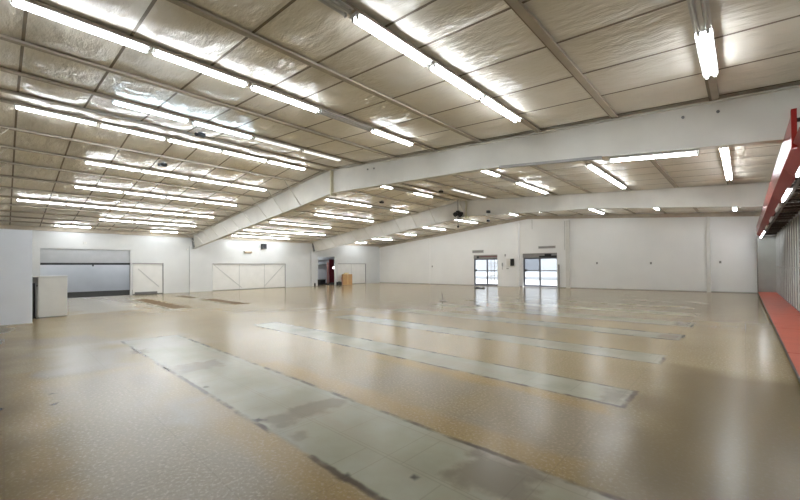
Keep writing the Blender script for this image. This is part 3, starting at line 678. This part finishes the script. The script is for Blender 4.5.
# ------------------------------------------------------------------ red wall fixtures along the right wall
def display(y0, y1, label, lit, first=False, last=False):
    g = .012; a, b = y0+g, y1-g
    u = empty('display_fixture', (.6, (y0+y1)/2, 0), label, 'display shelving', 'red wall fixtures')
    MB().box(.60, 1.5, a, b, .0, .09).build('kick_plate', M['black'], u)
    MB().box(.565, 1.34, a, b, .09, .13).build('base_deck', M['deck_red'], u, bevel=.006)
    MB().box(.55, .565, a, b, .07, .125).build('bumper', M['wire'], u)
    n = 4
    for k in range(n):
        ya, yb = a+(b-a)*k/n, a+(b-a)*(k+1)/n
        MB().box(1.36, 1.39, ya+.03, yb-.03, .13, 3.42).build('back_panel', M['case_grey'], u)
    for k in range(n+1):
        yy = a+(b-a)*k/n; yy = min(max(yy, a+.03), b-.03)
        MB().box(1.32, 1.40, yy-.025, yy+.025, .13, 3.5).build('upright', M['upright'], u)
    MB().box(1.33, 1.36, a, b, 1.60, 1.63).build('rail', M['upright'], u)
    # canopy: vertical red fascia, leaning lip, soffit with wire deck above it
    fa = max(a, 8.0)
    MB().box(.535, .565, fa, b, 3.52, 4.0).build('fascia', M['red'], u)
    MB().prism([(.535, 3.52), (.565, 3.52), (.72, 3.36), (.70, 3.33)], 'y', a, b).build('lip', M['lip_red'], u)
    MB().box(.74, .80, a, b, 3.30, 3.36).build('light_channel', M['wire'], u)
    for k in range(1, n):
        yy = a+(b-a)*k/n; MB().bar((.72, yy, 3.45), (1.34, yy, 3.45), .04, .06).build('bracket', M['wire'], u)
    w_ = MB()
    for k in range(7): w_.bar((.82+.08*k, a, 3.50), (.82+.08*k, b, 3.50), .02, .02)
    m_ = int((b-a)/.3)
    for k in range(m_+1): w_.bar((.74, a+(b-a)*k/m_, 3.52), (1.36, a+(b-a)*k/m_, 3.52), .02, .02)
    w_.build('wire_deck', M['wire'], u)
    L = b-a
    MB().box(.82, 1.36, a+L*.06, a+L*.46, 3.545, 3.565).build('soffit_panel', M['soffit'], u)
    MB().box(.82, 1.36, a+L*.64, a+L*.90, 3.545, 3.565).build('soffit_panel', M['cabinet'], u)
    la, lb = lit if lit else (a+.4, a+2.0)
    MB().tube((.70, la, 3.295), (.70, lb, 3.295), .022, 10).build('tube', M['tube_lit'] if lit else M['tube_off'], u)
    MB().box(.67, .74, la-.03, lb+.03, 3.32, 3.35).build('light_housing', M['fixture'], u)
    if first:
        MB().box(.52, .58, 7.86, 7.98, 3.45, 4.02).build('end_post', M['red'], u)
        MB().bar((.55, 7.92, 3.86), (1.5, 7.92, 3.86), .05, .05).build('end_rail', M['wire'], u)
    if last:
        MB().box(.56, 1.40, b-.05, b, .13, 3.40).build('end_panel', M['end_grey'], u)
        MB().box(.545, .57, b-.06, b+.005, 0, 3.40).build('end_trim', M['wire'], u)
display(6.16, 9.81, 'red wall fixture nearest the camera, with the canopy end post', (7.6, 9.5), first=True)
display(9.81, 13.46, 'red wall fixture second from the camera along the right wall', (11.2, 13.0))
display(13.46, 17.11, 'red wall fixture third from the camera along the right wall', None)
display(17.11, 20.76, 'red wall fixture fourth from the camera along the right wall', None)
display(20.76, 24.41, 'red wall fixture fifth from the camera along the right wall', None)
display(24.41, 28.06, 'red wall fixture next to the last one before the back wall', (24.8, 27.6))
display(28.06, 30.30, 'short red wall fixture with grey end panel, nearest the back wall', (28.3, 29.9), last=True)

# ------------------------------------------------------------------ small things under the roof
def cam_dome(p, label):
    c = empty('ceiling_camera', p, label, 'camera', 'black ceiling cameras'); x, y, z = p
    MB().tube((x, y, z-.03), (x, y, z+.24), .03, 10).build('stem', M['metal'], c)
    MB().box(x-.09, x+.09, y-.11, y+.09, z-.14, z-.03).build('body', M['black'], c, bevel=.02)
    MB().tube((x, y-.11, z-.09), (x+.02, y-.17, z-.11), .05, 12, r2=.06).build('lens', M['lens'], c)
for x, y, l in ((-15.75, 4.05, 'small black ceiling camera hanging left of the ridge before the nearer beam'), (-11.9, 4.05, 'small black ceiling camera beside the cool white strip light'),
                (-15.75, 15.35, 'small black ceiling camera left of the ridge between the beams'), (-11.8, 15.9, 'small black ceiling camera right of the ridge between the beams')):
    cam_dome((x, y, roofz(x)), l)
hg = empty('hanging_loudspeaker', (-13.3, 19.7, 4.2), 'black loudspeaker cluster on a thin rod hanging at the ridge before the farther beam', 'loudspeaker')
MB().tube((-13.3, 19.7, 4.3), (-13.3, 19.7, 6.1), .018, 8).build('rod', M['wire'], hg)
for k, (dx, dy) in enumerate(((-.17, 0), (.17, 0), (0, .17), (0, -.17))):
    MB().tube((-13.3+dx*.3, 19.7+dy*.3, 5.15), (-13.3+dx*1.6, 19.7+dy*1.6, 5.05), .07, 12, r2=.15).build('horn', M['black'], hg)
MB().box(-13.4, -13.2, 19.6, 19.8, 5.0, 5.3).build('body', M['black'], hg, bevel=.02)
MB().lathe((-13.3, 19.7, 4.22), [(.03, 0), (.07, .04), (.07, .1), (.02, .15)]).build('end_weight', M['black'], hg)
def lamp_spot(p, ztop, l):
    c = empty('ceiling_camera', p, l, 'camera', 'black ceiling cameras'); x, y, z = p
    MB().tube(*([(x, y, z+.08), (x, y, ztop)] if ztop else [(x, y+.08, z), (x, 20.0, z)]), .015, 8).build('stem', M['beam'], c); MB().box(x-.1, x+.1, y-.1, y+.1, z-.08, z+.08).build('body', M['black'], c, bevel=.02)
    MB().tube((x, y-.1, z), (x, y-.14, z), .05, 12).build('lens', M['lens'], c)
lamp_spot((-11.2, 19.80, 5.02), None, 'small black camera at the lower edge of the farther beam right of the ridge')
lamp_spot((-14.15, 25.0, 5.2), roofz(-14.15)+.2, 'small black camera hanging beyond the farther beam')

# ------------------------------------------------------------------ bits on the floor
ru = empty('rubbish_heap', (-15.35, 25.6, 0), 'small dark heap of scrap on the floor before the left glass door', 'scrap')
for k, (x, y, r, h) in enumerate(((-15.5, 25.6, .22, .16), (-15.25, 25.55, .2, .11), (-15.05, 25.7, .16, .13))):
    MB().lathe((x, y, 0), [(r, 0), (r*.9, h*.4), (r*.5, h*.85), (r*.15, h)], 9).build('lump', M['black'], ru)
ps = empty('pipe_stub', (-11.3, 15.3, 0), 'short upright pipe stub sticking out of the floor in the middle of the hall', 'pipe')
MB().tube((-11.3, 15.3, .04), (-11.34, 15.3, .42), .03, 10).build('pipe', M['sign'], ps); MB().lathe((-11.3, 15.3, 0), [(.22, 0), (.2, .03), (.06, .05)], 12).build('flange', M['sign'], ps)
lf = empty('floor_cover', (-8.44, 15.13, 0), 'small dark flat cover lying on the floor in the reflection of the left door', 'cover')
MB().lathe((-8.6, 14.2, 0), [(.17, 0), (.16, .02), (.05, .03)], 14).build('plate', M['sign'], lf); MB().tube((-8.6, 14.2, .03), (-8.6, 14.2, .05), .03, 8).build('bolt', M['black'], lf)
